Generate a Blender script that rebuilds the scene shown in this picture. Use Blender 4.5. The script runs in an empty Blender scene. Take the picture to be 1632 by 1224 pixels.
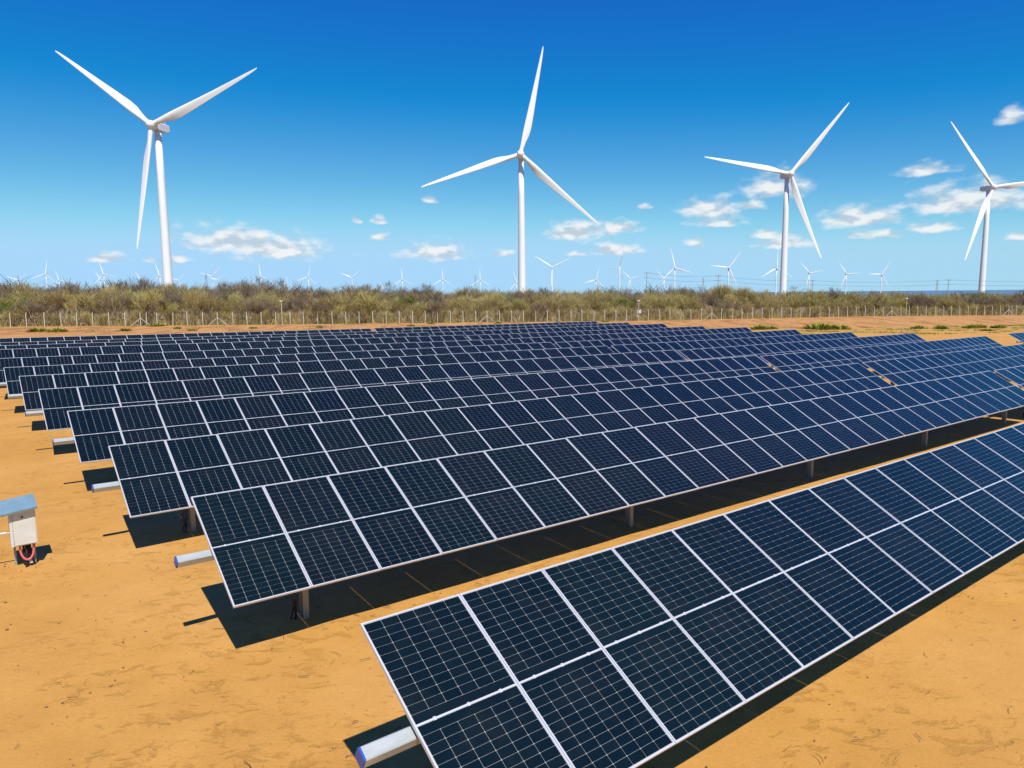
import bpy, bmesh, math, random
import numpy as np
from mathutils import Vector, Matrix, Quaternion

random.seed(7)
rng = np.random.default_rng(7)
scene = bpy.context.scene
COL = scene.collection
R = math.radians

# ------------------------------------------------------------------ camera
PITCH, ROLL = R(7.08), 0.00928
cp, sp, cr, sr = math.cos(PITCH), math.sin(PITCH), math.cos(ROLL), math.sin(ROLL)
fwd = Vector((0, cp, -sp)); up0 = Vector((0, sp, cp)); rt0 = Vector((1, 0, 0))
rt = rt0 * cr - up0 * sr
upv = rt0 * sr + up0 * cr
cam_data = bpy.data.cameras.new('camera')
cam_data.sensor_width = 36.0
cam_data.lens = 1156.2 / 1632 * 36
cam_data.clip_start = 0.1
cam_data.clip_end = 60000
cam = bpy.data.objects.new('camera', cam_data)
COL.objects.link(cam)
M3 = Matrix((rt, upv, -fwd)).transposed()
cam.matrix_world = Matrix.Translation((0, 0, 5.2)) @ M3.to_4x4()
scene.camera = cam

# ------------------------------------------------------------------ world, sun, exposure
SUN = Vector((0.272, -0.672, 1.0)).normalized()          # towards the sun
SUN_EL = math.asin(SUN.z)
SUN_ROT = math.atan2(SUN.x, SUN.y)
scene.view_settings.view_transform = 'Standard'
scene.view_settings.look = 'None'
scene.view_settings.exposure = 0.1
scene.view_settings.gamma = 1.0
scene.view_settings.use_curve_mapping = False

world = bpy.data.worlds.new('World')
scene.world = world
world.use_nodes = True
wn, wl = world.node_tree.nodes, world.node_tree.links
wn.clear()


def N(nodes, typ, **kw):
    n = nodes.new(typ)
    for k, v in kw.items():
        setattr(n, k, v)
    return n


def vmath(nodes, links, op, a, b=None):
    n = nodes.new('ShaderNodeVectorMath'); n.operation = op
    for i, s in enumerate((a, b)):
        if s is None: continue
        if hasattr(s, 'is_linked'): links.new(s, n.inputs[i])
        else: n.inputs[i].default_value = s
    return n.outputs['Value'] if op in ('LENGTH', 'DOT_PRODUCT', 'DISTANCE') else n.outputs[0]


def fmath(nodes, links, op, a, b=None, c=None, clamp=False):
    n = nodes.new('ShaderNodeMath'); n.operation = op; n.use_clamp = clamp
    for i, s in enumerate((a, b, c)):
        if s is None: continue
        if hasattr(s, 'is_linked'): links.new(s, n.inputs[i])
        else: n.inputs[i].default_value = s
    return n.outputs[0]


def smooth(nodes, links, v, a, b):
    n = nodes.new('ShaderNodeMapRange'); n.interpolation_type = 'SMOOTHSTEP'
    links.new(v, n.inputs[0])
    n.inputs[1].default_value = a; n.inputs[2].default_value = b
    return n.outputs[0]


SKY_STRENGTH = 0.095
sky = N(wn, 'ShaderNodeTexSky', sky_type='NISHITA')
sky.sun_disc = False
sky.sun_elevation = SUN_EL
sky.sun_rotation = SUN_ROT
sky.air_density = 0.6
sky.dust_density = 0.0
sky.ozone_density = 3.0
# the deep, polarised blue of a dry tropical noon
sc_ = N(wn, 'ShaderNodeSeparateColor'); wl.new(sky.outputs[0], sc_.inputs[0])
cc_ = N(wn, 'ShaderNodeCombineColor')
wl.new(fmath(wn, wl, 'SMOOTH_MIN', fmath(wn, wl, 'SMOOTH_MAX', fmath(wn, wl, 'MULTIPLY_ADD', sc_.outputs[0], 1.42, -1.75), 0.09, 0.2), 3.9, 1.5), cc_.inputs[0])
wl.new(fmath(wn, wl, 'SMOOTH_MIN', fmath(wn, wl, 'MAXIMUM', fmath(wn, wl, 'MULTIPLY_ADD', sc_.outputs[1], 1.46, -0.84), 0.2), 6.7, 2.0), cc_.inputs[1])
wl.new(fmath(wn, wl, 'MULTIPLY', fmath(wn, wl, 'POWER', sc_.outputs[2], 0.5), 3.1), cc_.inputs[2])
bg_sky = N(wn, 'ShaderNodeBackground')
bg_sky.inputs['Strength'].default_value = SKY_STRENGTH
wl.new(cc_.outputs[0], bg_sky.inputs['Color'])

# fair-weather cumulus low over the horizon: azimuth (deg), elevation, half width, half height
CLOUDS = [(19.59,7.52,2.12,0.87),(15.00,6.13,2.15,0.72),(17.89,6.33,1.05,0.40),(15.70,5.25,1.79,0.36),(25.06,5.11,2.42,0.68),
 (26.30,3.89,1.93,0.34),(31.74,5.89,3.54,0.96),(29.87,4.19,1.51,0.41),(29.23,7.97,1.66,0.40),(33.70,10.83,0.72,0.52),
 (19.14,4.13,1.21,0.45),(20.58,3.54,1.90,0.40),(5.40,4.77,2.50,0.71),(8.27,5.04,1.61,0.42),(-20.68,4.04,3.48,0.89),
 (-17.66,3.59,3.61,0.91),(-5.79,3.30,2.42,0.67),(-28.70,2.69,1.29,0.30),(-0.69,3.22,1.07,0.19),(8.29,3.30,2.00,0.38),
 (5.16,3.06,0.73,0.19),(14.01,3.64,0.73,0.28),(-6.09,7.20,0.53,0.42),(-10.16,4.43,0.71,0.28),(-11.90,5.58,0.42,0.28),
 (-10.02,5.69,0.52,0.28),(-24.37,2.66,0.82,0.26),(-26.09,2.64,0.51,0.17),(34.51,3.34,0.72,0.32),(10.39,6.43,0.52,0.18)]
tc = N(wn, 'ShaderNodeTexCoord')
sep = N(wn, 'ShaderNodeSeparateXYZ'); wl.new(tc.outputs['Generated'], sep.inputs[0])
az = fmath(wn, wl, 'MULTIPLY', fmath(wn, wl, 'ARCTAN2', sep.outputs[0], sep.outputs[1]), 180 / math.pi)
el = fmath(wn, wl, 'MULTIPLY', fmath(wn, wl, 'ARCSINE', sep.outputs[2]), 180 / math.pi)
comb = N(wn, 'ShaderNodeCombineXYZ'); wl.new(az, comb.inputs[0]); wl.new(el, comb.inputs[1])
# a low-frequency wobble of the outlines, then a fine billow
def wnoise(scale, detail, vec, rough=0.55):
    n = N(wn, 'ShaderNodeTexNoise'); n.inputs['Scale'].default_value = scale
    n.inputs['Detail'].default_value = detail; n.inputs['Roughness'].default_value = rough
    wl.new(vec, n.inputs['Vector']); return n
pscale = vmath(wn, wl, 'MULTIPLY', comb.outputs[0], (0.62, 1.25, 1.0))
wob = wnoise(0.8, 2, pscale)
wobv = vmath(wn, wl, 'MULTIPLY', vmath(wn, wl, 'SUBTRACT', wob.outputs['Color'], (0.5, 0.5, 0.5)), (1.7, 0.7, 0.0))
pw = vmath(wn, wl, 'ADD', comb.outputs[0], wobv)
field = None
for (a0, e0, w, h) in CLOUDS:
    q = vmath(wn, wl, 'MULTIPLY', vmath(wn, wl, 'SUBTRACT', pw, (a0, e0 - 0.35 * h, 0)), (0.94 / w, 0.80 / h, 0))
    s = N(wn, 'ShaderNodeSeparateXYZ'); wl.new(q, s.inputs[0])
    yy = fmath(wn, wl, 'MAXIMUM', fmath(wn, wl, 'MULTIPLY', s.outputs[1], 0.8), fmath(wn, wl, 'MULTIPLY', s.outputs[1], -2.1))
    c2 = N(wn, 'ShaderNodeCombineXYZ'); wl.new(s.outputs[0], c2.inputs[0]); wl.new(yy, c2.inputs[1])
    ln = vmath(wn, wl, 'LENGTH', c2.outputs[0])
    field = ln if field is None else fmath(wn, wl, 'SMOOTH_MIN', field, ln, 0.15)
# the same kind of sky goes on round the rest of the horizon
far_n = wnoise(0.13, 2, vmath(wn, wl, 'MULTIPLY', comb.outputs[0], (0.8, 3.0, 1.0)))
side = smooth(wn, wl, fmath(wn, wl, 'ABSOLUTE', az), 38, 46)
band = fmath(wn, wl, 'MULTIPLY', smooth(wn, wl, el, 1.5, 3.5), fmath(wn, wl, 'SUBTRACT', 1.0, smooth(wn, wl, el, 7, 12)))
far_f = fmath(wn, wl, 'MULTIPLY', fmath(wn, wl, 'MULTIPLY', smooth(wn, wl, far_n.outputs[0], 0.52, 0.72), band), side)
field = fmath(wn, wl, 'MINIMUM', field, fmath(wn, wl, 'SUBTRACT', 2.6, fmath(wn, wl, 'MULTIPLY', far_f, 2.4)))
bil = wnoise(1.15, 5, pscale, 0.46)
bil_up = wnoise(1.15, 3, vmath(wn, wl, 'ADD', pscale, (0.1, 0.6, 0.0)), 0.46)
dens = fmath(wn, wl, 'SUBTRACT', fmath(wn, wl, 'MULTIPLY', fmath(wn, wl, 'SUBTRACT', bil.outputs[0], 0.5), 1.75), fmath(wn, wl, 'SUBTRACT', field, 1.10))
alpha = fmath(wn, wl, 'MULTIPLY', smooth(wn, wl, dens, -0.22, 0.85), 0.92)
lit = smooth(wn, wl, fmath(wn, wl, 'SUBTRACT', bil.outputs[0], bil_up.outputs[0]), -0.16, 0.14)
ccol = N(wn, 'ShaderNodeMix', data_type='RGBA')
wl.new(lit, ccol.inputs[0])
ccol.inputs[6].default_value = (0.50, 0.59, 0.68, 1)
ccol.inputs[7].default_value = (0.84, 0.86, 0.86, 1)
bg_cloud = N(wn, 'ShaderNodeBackground')
wl.new(ccol.outputs[2], bg_cloud.inputs['Color'])
mixw = N(wn, 'ShaderNodeMixShader')
wl.new(alpha, mixw.inputs[0]); wl.new(bg_sky.outputs[0], mixw.inputs[1]); wl.new(bg_cloud.outputs[0], mixw.inputs[2])
wout = N(wn, 'ShaderNodeOutputWorld'); wl.new(mixw.outputs[0], wout.inputs['Surface'])

sun_data = bpy.data.lights.new('sun', 'SUN')
sun_data.energy = 5.0
sun_data.angle = R(0.5)
sun_data.color = (1.0, 0.95, 0.87)
sun = bpy.data.objects.new('sun', sun_data)
COL.objects.link(sun)
sun.rotation_mode = 'QUATERNION'
sun.rotation_quaternion = SUN.to_track_quat('Z', 'Y')
sun.location = SUN * 60

# ------------------------------------------------------------------ helpers
class MB:
    """collects vertices and faces for ONE mesh object"""
    def __init__(self):
        self.v = []; self.f = []; self.m = []; self.n = 0
    def add(self, verts, faces, mat=0):
        b = self.n
        self.v.extend(verts); self.n += len(verts)
        for f in faces:
            self.f.append(tuple(i + b for i in f)); self.m.append(mat)
    def box(self, lo, hi, mat=0, xf=None):
        (x0, y0, z0), (x1, y1, z1) = lo, hi
        vs = [(x0,y0,z0),(x1,y0,z0),(x1,y1,z0),(x0,y1,z0),(x0,y0,z1),(x1,y0,z1),(x1,y1,z1),(x0,y1,z1)]
        if xf is not None: vs = [tuple(xf @ Vector(p)) for p in vs]
        self.add(vs, [(0,3,2,1),(4,5,6,7),(0,1,5,4),(1,2,6,5),(2,3,7,6),(3,0,4,7)], mat)
    def tube(self, pts, radii, sides=6, mat=0, cap=True):
        pts = [Vector(p) for p in pts]
        if not hasattr(radii, '__len__'): radii = [radii] * len(pts)
        b = self.n; ref = None
        for i, p in enumerate(pts):
            t = (pts[min(i + 1, len(pts) - 1)] - pts[max(i - 1, 0)])
            t = t.normalized() if t.length > 1e-9 else Vector((0, 0, 1))
            if ref is None:
                ref = t.orthogonal().normalized()
            else:
                ref = (ref - t * ref.dot(t)); ref = ref.normalized() if ref.length > 1e-6 else t.orthogonal().normalized()
            bi = t.cross(ref)
            for k in range(sides):
                a = 2 * math.pi * k / sides
                self.v.append(tuple(p + (ref * math.cos(a) + bi * math.sin(a)) * radii[i])); self.n += 1
        for i in range(len(pts) - 1):
            for k in range(sides):
                k2 = (k + 1) % sides
                self.f.append((b + i*sides + k, b + i*sides + k2, b + (i+1)*sides + k2, b + (i+1)*sides + k)); self.m.append(mat)
        if cap:
            self.f.append(tuple(b + k for k in reversed(range(sides)))); self.m.append(mat)
            e = b + (len(pts) - 1) * sides
            self.f.append(tuple(e + k for k in range(sides))); self.m.append(mat)
    def prism(self, poly, z0, z1, mat=0, xf=None):
        n = len(poly)
        vs = [(x, y, z0) for x, y in poly] + [(x, y, z1) for x, y in poly]
        if xf is not None: vs = [tuple(xf @ Vector(p)) for p in vs]
        self.add(vs, [tuple(reversed(range(n))), tuple(range(n, 2*n))] + [(i, (i+1) % n, n + (i+1) % n, n + i) for i in range(n)], mat)
    def mesh(self, name, mats, smooth=False):
        me = bpy.data.meshes.new(name)
        me.from_pydata(self.v, [], self.f)
        for m in (mats if isinstance(mats, (list, tuple)) else [mats]): me.materials.append(m)
        me.polygons.foreach_set('material_index', self.m)
        if smooth: me.polygons.foreach_set('use_smooth', [True] * len(self.f))
        me.update()
        return me


def link(name, me, parent=None, loc=None, rot=None, mat4=None):
    o = bpy.data.objects.new(name, me)
    COL.objects.link(o)
    if parent is not None: o.parent = parent
    if mat4 is not None: o.matrix_basis = mat4
    if loc is not None: o.location = loc
    if rot is not None: o.rotation_euler = rot
    return o


def tag(o, label=None, cat=None, group=None, kind=None):
    if label: o['label'] = label
    if cat: o['category'] = cat
    if group: o['group'] = group
    if kind: o['kind'] = kind
    return o


def thing(name, label, cat, loc=(0, 0, 0), group=None, mat4=None):
    o = bpy.data.objects.new(name, None)
    o.empty_display_size = 0.3
    COL.objects.link(o)
    if mat4 is not None: o.matrix_basis = mat4
    else: o.location = loc
    return tag(o, label, cat, group)


def mat(name, color, rough=0.6, metal=0.0, spec=None, build=None):
    m = bpy.data.materials.new(name); m.use_nodes = True
    nt = m.node_tree; b = nt.nodes['Principled BSDF']
    b.inputs['Base Color'].default_value = (*color, 1)
    b.inputs['Roughness'].default_value = rough
    b.inputs['Metallic'].default_value = metal
    if spec is not None: b.inputs['Specular IOR Level'].default_value = spec
    if build: build(nt.nodes, nt.links, b)
    return m


def noise(nodes, links, scale, detail=4, rough=0.55, vec=None, dist=0.0):
    n = nodes.new('ShaderNodeTexNoise')
    n.inputs['Scale'].default_value = scale; n.inputs['Detail'].default_value = detail
    n.inputs['Roughness'].default_value = rough; n.inputs['Distortion'].default_value = dist
    if vec is not None: links.new(vec, n.inputs['Vector'])
    return n.outputs[0]


def ramp(nodes, links, v, stops):
    n = nodes.new('ShaderNodeValToRGB'); links.new(v, n.inputs[0])
    e = n.color_ramp.elements
    while len(e) < len(stops): e.new(0.5)
    for i, (p, c) in enumerate(stops):
        e[i].position = p; e[i].color = (*c, 1)
    return n.outputs[0]


def mixc(nodes, links, f, a, b, blend='MIX'):
    n = nodes.new('ShaderNodeMix'); n.data_type = 'RGBA'; n.blend_type = blend
    for i, s in ((0, f), (6, a), (7, b)):
        if hasattr(s, 'is_linked'): links.new(s, n.inputs[i])
        elif i == 0: n.inputs[0].default_value = s
        else: n.inputs[i].default_value = (*s, 1)
    return n.outputs[2]


def objcoord(nodes, links, scale=(1, 1, 1), rot=(0, 0, 0), src='Object'):
    t = nodes.new('ShaderNodeTexCoord'); m = nodes.new('ShaderNodeMapping')
    m.inputs['Scale'].default_value = scale; m.inputs['Rotation'].default_value = rot
    links.new(t.outputs[src], m.inputs['Vector']); return m.outputs[0]


# ------------------------------------------------------------------ site geometry
AZ = R(38.112)                                   # direction of the rows on the ground
D = Vector((math.cos(AZ), math.sin(AZ), 0)); NV = Vector((-math.sin(AZ), math.cos(AZ), 0)); UP = Vector((0, 0, 1))
TILT = R(29.78)
FENCE0 = Vector((-89.0, 125.0, 0)); FENCE1 = Vector((133.0, 187.0, 0))
FE = (FENCE1 - FENCE0).normalized(); FN = Vector((-FE.y, FE.x, 0))


def ground_z(x, y):
    x = np.asarray(x, float); y = np.asarray(y, float)
    a = x * D.x + y * D.y
    s = np.where(a > -40, a, -40 + (a + 40) * 0.0)
    z = -0.0098 * (s - 3) - 0.03
    q = np.clip((a - 10) / 20, 0, 1); z = z - 0.13 * q * q * (3 - 2 * q)
    w = (x - FENCE0.x) * FN.x + (y - FENCE0.y) * FN.y        # distance behind the fence
    t = np.clip((w + 30) / 27, 0, 1); t = t * t * (3 - 2 * t)
    u = (x - FENCE0.x) * FE.x + (y - FENCE0.y) * FE.y
    amp = 0.45 + 0.45 * np.clip((u - 120) / 60, 0, 1)
    dip = -0.35 * np.clip((u - 110) / 50, 0, 1) * np.exp(-((w + 36) / 14) ** 2)
    return z + amp * t + dip


def gz(x, y): return float(ground_z(x, y))


# ------------------------------------------------------------------ materials
def sand_build(nodes, links, b):
    t = nodes.new('ShaderNodeTexCoord'); P = t.outputs['Object']
    def mp(scale, rot=0.0):
        m = nodes.new('ShaderNodeMapping'); m.inputs['Scale'].default_value = scale
        m.inputs['Rotation'].default_value = (0, 0, rot); links.new(P, m.inputs['Vector']); return m.outputs[0]
    big = noise(nodes, links, 0.22, 4, 0.55, P, 0.4)
    med = noise(nodes, links, 1.1, 5, 0.6, P, 0.3)
    base = ramp(nodes, links, big, [(0.30, (0.50, 0.238, 0.040)), (0.50, (0.57, 0.286, 0.058)), (0.70, (0.67, 0.365, 0.105))])
    base = mixc(nodes, links, 0.35, base, ramp(nodes, links, med, [(0.3, (0.47, 0.223, 0.042)), (0.7, (0.65, 0.34, 0.082))]))
    # scuffed, damper patches dragged along the working direction
    st = noise(nodes, links, 1.0, 7, 0.66, mp((2.3, 3.6, 1), R(-30)), 0.5)
    st2 = noise(nodes, links, 1.0, 6, 0.68, mp((5.2, 7.5, 1), R(15)), 0.4)
    gate = noise(nodes, links, 0.35, 3, 0.5, P)
    gate2 = noise(nodes, links, 0.55, 3, 0.5, mp((1, 1, 1), 1.1))
    sc = fmath(nodes, links, 'MULTIPLY', smooth(nodes, links, st, 0.53, 0.63), smooth(nodes, links, gate, 0.42, 0.56))
    sc2 = fmath(nodes, links, 'MULTIPLY', fmath(nodes, links, 'MULTIPLY', smooth(nodes, links, st2, 0.56, 0.66), smooth(nodes, links, gate2, 0.45, 0.62)), 0.85)
    scm = fmath(nodes, links, 'MAXIMUM', sc, sc2, clamp=True)
    base = mixc(nodes, links, fmath(nodes, links, 'MULTIPLY', scm, 0.58), base, (0.40, 0.19, 0.026))
    fine = noise(nodes, links, 26, 6, 0.7, P)
    base = mixc(nodes, links, 0.16, base, ramp(nodes, links, fine, [(0.3, (0.25, 0.12, 0.035)), (0.7, (0.72, 0.42, 0.17))]))
    sp_ = noise(nodes, links, 9, 2, 0.5, P)
    base = mixc(nodes, links, fmath(nodes, links, 'MULTIPLY', smooth(nodes, links, sp_, 0.73, 0.78), 0.55), base, (0.13, 0.065, 0.025))
    # scrub floor behind the fence, redder sand towards the fence
    s = nodes.new('ShaderNodeSeparateXYZ'); links.new(P, s.inputs[0])
    w = fmath(nodes, links, 'ADD', fmath(nodes, links, 'MULTIPLY', s.outputs[0], FN.x), fmath(nodes, links, 'MULTIPLY', s.outputs[1], FN.y))
    w = fmath(nodes, links, 'SUBTRACT', w, FENCE0.x * FN.x + FENCE0.y * FN.y)
    wn_ = fmath(nodes, links, 'ADD', w, fmath(nodes, links, 'MULTIPLY', fmath(nodes, links, 'SUBTRACT', noise(nodes, links, 0.25, 4, 0.6, P), 0.5), 9))
    red = smooth(nodes, links, wn_, -46, -18)
    base = mixc(nodes, links, fmath(nodes, links, 'MULTIPLY', red, 0.7), base, ramp(nodes, links, med, [(0.3, (0.41, 0.20, 0.075)), (0.7, (0.56, 0.30, 0.13))]))
    # rills down the bank
    ril = noise(nodes, links, 1.0, 5, 0.6, mp((0.5, 0.12, 1), R(28)), 0.5)
    rilm = fmath(nodes, links, 'MULTIPLY', fmath(nodes, links, 'MULTIPLY', smooth(nodes, links, ril, 0.46, 0.62), smooth(nodes, links, wn_, -34, -24)), 0.6)
    base = mixc(nodes, links, rilm, base, (0.25, 0.11, 0.035))
    # thin dry grass tint between the array and the bank
    gt = fmath(nodes, links, 'MULTIPLY', smooth(nodes, links, noise(nodes, links, 0.5, 5, 0.65, P), 0.44, 0.60),
               fmath(nodes, links, 'MULTIPLY', smooth(nodes, links, wn_, -62, -44), fmath(nodes, links, 'SUBTRACT', 1.0, smooth(nodes, links, wn_, -32, -26))))
    base = mixc(nodes, links, fmath(nodes, links, 'MULTIPLY', gt, 0.8), base, (0.33, 0.27, 0.07))
    scr = smooth(nodes, links, wn_, 0.5, 3.5)
    base = mixc(nodes, links, scr, base, ramp(nodes, links, med, [(0.3, (0.20, 0.14, 0.06)), (0.7, (0.34, 0.23, 0.10))]))
    links.new(base, b.inputs['Base Color'])
    bp = nodes.new('ShaderNodeBump'); bp.inputs['Strength'].default_value = 0.5; bp.inputs['Distance'].default_value = 0.05
    hh = fmath(nodes, links, 'ADD', fmath(nodes, links, 'MULTIPLY', fine, 0.25), fmath(nodes, links, 'SUBTRACT', med, fmath(nodes, links, 'MULTIPLY', scm, 0.45)))
    links.new(hh, bp.inputs['Height']); links.new(bp.outputs[0], b.inputs['Normal'])


M_SAND = mat('orange_sand', (0.5, 0.26, 0.08), 0.95, spec=0.15, build=sand_build)


def steel_build(nodes, links, b):
    v = objcoord(nodes, links, (9, 9, 1.6))
    n = noise(nodes, links, 1.6, 5, 0.6, v)
    links.new(ramp(nodes, links, n, [(0.3, (0.38, 0.42, 0.40)), (0.7, (0.52, 0.555, 0.53))]), b.inputs['Base Color'])


M_STEEL = mat('galvanised_steel', (0.6, 0.64, 0.65), 0.45, 0.25, build=steel_build)
M_POST = mat('post_steel', (0.34, 0.33, 0.30), 0.55, 0.3)
M_BLUECAP = mat('blue_plastic', (0.02, 0.09, 0.40), 0.4)
M_CABLE = mat('black_cable', (0.012, 0.014, 0.03), 0.45)
M_ALU = mat('aluminium_frame', (0.64, 0.65, 0.66), 0.36, 0.25)


def sheet_build(nodes, links, b):
    b.inputs['Coat Weight'].default_value = 0.0


M_BACK = mat('white_backsheet', (0.37, 0.39, 0.385), 0.30, 0.0, 0.4)


def cell_build(nodes, links, b):
    g = nodes.new('ShaderNodeNewGeometry'); oi = nodes.new('ShaderNodeObjectInfo')
    c = ramp(nodes, links, g.outputs['Random Per Island'], [(0.0, (0.0028, 0.0082, 0.0074)), (0.6, (0.0036, 0.0108, 0.0098)), (1.0, (0.0070, 0.0138, 0.0128))])
    c = mixc(nodes, links, 0.45, c, ramp(nodes, links, oi.outputs['Random'], [(0.0, (0.0028, 0.0090, 0.0096)), (0.5, (0.0038, 0.0135, 0.0108)), (1.0, (0.0092, 0.0115, 0.0120))]))
    v = objcoord(nodes, links)
    dust = noise(nodes, links, 1.6, 4, 0.6, v)
    c = mixc(nodes, links, fmath(nodes, links, 'MULTIPLY', smooth(nodes, links, dust, 0.45, 0.85), 0.025), c, (0.35, 0.26, 0.16))
    links.new(c, b.inputs['Base Color'])
    links.new(fmath(nodes, links, 'MULTIPLY_ADD', dust, 0.10, 0.10), b.inputs['Roughness'])


M_CELL = mat('silicon_cell', (0.01, 0.015, 0.03), 0.14, 0.0, 0.48, build=cell_build)


def turb_build(nodes, links, b):
    v = objcoord(nodes, links, (0.25, 0.25, 0.03))
    n = noise(nodes, links, 1.0, 5, 0.6, v)
    links.new(ramp(nodes, links, n, [(0.3, (0.76, 0.77, 0.76)), (0.7, (0.84, 0.84, 0.83))]), b.inputs['Base Color'])


M_TURB = mat('white_turbine_paint', (0.82, 0.82, 0.81), 0.38, build=turb_build)
M_NAC = mat('pale_grey_paint', (0.66, 0.67, 0.67), 0.45)
M_CONC = mat('pale_concrete', (0.56, 0.50, 0.42), 0.85, build=lambda n, l, b: l.new(ramp(n, l, noise(n, l, 3, 5, 0.6, objcoord(n, l)), [(0.3, (0.45, 0.425, 0.35)), (0.7, (0.62, 0.585, 0.49))]), b.inputs['Base Color']))
M_WIRE = mat('grey_wire', (0.22, 0.22, 0.21), 0.6, 0.3)
M_DARKWIRE = mat('dark_wire', (0.05, 0.055, 0.06), 0.6)
M_POLE = mat('grey_pole', (0.30, 0.29, 0.28), 0.7)
M_WHITE = mat('white_painted_metal', (0.74, 0.73, 0.68), 0.45, build=lambda n, l, b: l.new(ramp(n, l, noise(n, l, 5, 5, 0.65, objcoord(n, l)), [(0.3, (0.52, 0.53, 0.47)), (0.65, (0.62, 0.625, 0.57))]), b.inputs['Base Color']))
M_BEIGE = mat('beige_painted_metal', (0.66, 0.63, 0.54), 0.5)
M_ROOF = mat('sky_tinted_tin', (0.40, 0.52, 0.56), 0.40, 0.2, build=lambda n, l, b: l.new(ramp(n, l, noise(n, l, 7, 5, 0.65, objcoord(n, l)), [(0.3, (0.17, 0.30, 0.36)), (0.7, (0.25, 0.39, 0.44))]), b.inputs['Base Color']))  # galvanised tin; the blue sky reflection is put into its base colour
M_RED = mat('pink_red_conduit', (0.72, 0.13, 0.12), 0.45)
M_BLACK = mat('black_rubber', (0.015, 0.014, 0.014), 0.6)
M_TWIG = mat('dead_twig', (0.09, 0.05, 0.025), 0.9)


def bark_build(nodes, links, b):
    oi = nodes.new('ShaderNodeObjectInfo')
    c = ramp(nodes, links, oi.outputs['Random'], [(0.0, (0.38, 0.30, 0.17)), (0.5, (0.50, 0.40, 0.24)), (1.0, (0.60, 0.50, 0.33))])
    n = noise(nodes, links, 2.5, 4, 0.6, objcoord(nodes, links))
    c = mixc(nodes, links, smooth(nodes, links, n, 0.4, 0.7), c, (0.14, 0.11, 0.075))
    links.new(c, b.inputs['Base Color'])


M_BARK = mat('pale_bark', (0.3, 0.24, 0.15), 0.85, build=bark_build)


def leaf_mat(name, dark, mid, light, trans=0.2):
    def bld(nodes, links, b):
        oi = nodes.new('ShaderNodeObjectInfo'); g = nodes.new('ShaderNodeNewGeometry')
        a = ramp(nodes, links, g.outputs['Random Per Island'], [(0.0, dark), (0.55, mid), (1.0, light)])
        h = nodes.new('ShaderNodeHueSaturation'); links.new(a, h.inputs['Color'])
        links.new(fmath(nodes, links, 'MULTIPLY_ADD', oi.outputs['Random'], 0.024, 0.488), h.inputs['Hue'])
        links.new(fmath(nodes, links, 'MULTIPLY_ADD', oi.outputs['Random'], 0.36, 0.82), h.inputs['Value'])
        links.new(h.outputs[0], b.inputs['Base Color'])
    return mat(name, mid, 0.8, 0, 0.2, build=bld)


M_DRY = leaf_mat('dry_twigs', (0.235, 0.188, 0.068), (0.365, 0.29, 0.108), (0.53, 0.425, 0.18))
M_GREYTW = leaf_mat('grey_bare_twigs', (0.13, 0.098, 0.065), (0.20, 0.152, 0.10), (0.29, 0.225, 0.15))
M_OLIVE = leaf_mat('olive_leaves', (0.12, 0.105, 0.022), (0.205, 0.175, 0.034), (0.29, 0.25, 0.06))
M_GREEN = leaf_mat('fresh_green_leaves', (0.07, 0.12, 0.01), (0.14, 0.21, 0.016), (0.22, 0.29, 0.04))
M_YELLOW = leaf_mat('yellow_green_leaves', (0.16, 0.15, 0.01), (0.29, 0.26, 0.016), (0.38, 0.34, 0.04))
M_WEED = leaf_mat('weed_leaves', (0.12, 0.16, 0.016), (0.22, 0.25, 0.035), (0.33, 0.33, 0.07))

# ------------------------------------------------------------------ ground and sea
def graded(n, near, far):
    k = np.linspace(-1, 1, n); c = 9.6
    return far * np.sinh(c * k) / np.sinh(c)


xs = graded(421, 0.3, 9000.0); ys = graded(421, 0.3, 9000.0) + 14.0
gx, gy = np.meshgrid(xs, ys)
gzz = ground_z(gx, gy)


def soft_noise(x, y, sc, seed):
    r = np.random.default_rng(seed); o = np.zeros_like(x)
    for _ in range(9):
        a = r.uniform(0, 2 * np.pi); f = sc * r.uniform(0.6, 1.7); ph = r.uniform(0, 6.28)
        o += np.sin((x * np.cos(a) + y * np.sin(a)) * f + ph)
    return o / 9


rr = np.hypot(gx, gy)
gzz += 0.03 * soft_noise(gx, gy, 1.1, 3) * (rr < 160) + 0.02 * soft_noise(gx, gy, 3.1, 4) * (rr < 60)
nv = len(xs)
verts = np.stack([gx, gy, gzz], -1).reshape(-1, 3)
idx = np.arange(nv * nv).reshape(nv, nv)
faces = np.stack([idx[:-1, :-1], idx[:-1, 1:], idx[1:, 1:], idx[1:, :-1]], -1).reshape(-1, 4)


def np_mesh(name, verts, faces, mats, mi=None, smooth=False):
    me = bpy.data.meshes.new(name)
    nvx, nf, k = len(verts), len(faces), faces.shape[1]
    me.vertices.add(nvx); me.vertices.foreach_set('co', np.ascontiguousarray(verts, np.float32).ravel())
    me.loops.add(nf * k); me.loops.foreach_set('vertex_index', np.ascontiguousarray(faces, np.int32).ravel())
    me.polygons.add(nf)
    me.polygons.foreach_set('loop_start', np.arange(0, nf * k, k, dtype=np.int32))
    for m in (mats if isinstance(mats, (list, tuple)) else [mats]): me.materials.append(m)
    if mi is not None: me.polygons.foreach_set('material_index', np.asarray(mi, np.int32))
    me.polygons.foreach_set('use_smooth', np.full(nf, smooth))
    me.update(calc_edges=True); me.validate()
    return me


ground = link('ground', np_mesh('ground', verts, faces, M_SAND, smooth=True))
tag(ground, kind='structure')


def sea_build(nodes, links, b):
    bp = nodes.new('ShaderNodeBump'); bp.inputs['Strength'].default_value = 0.3
    links.new(noise(nodes, links, 0.05, 4, 0.6, objcoord(nodes, links)), bp.inputs['Height']); links.new(bp.outputs[0], b.inputs['Normal'])


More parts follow.
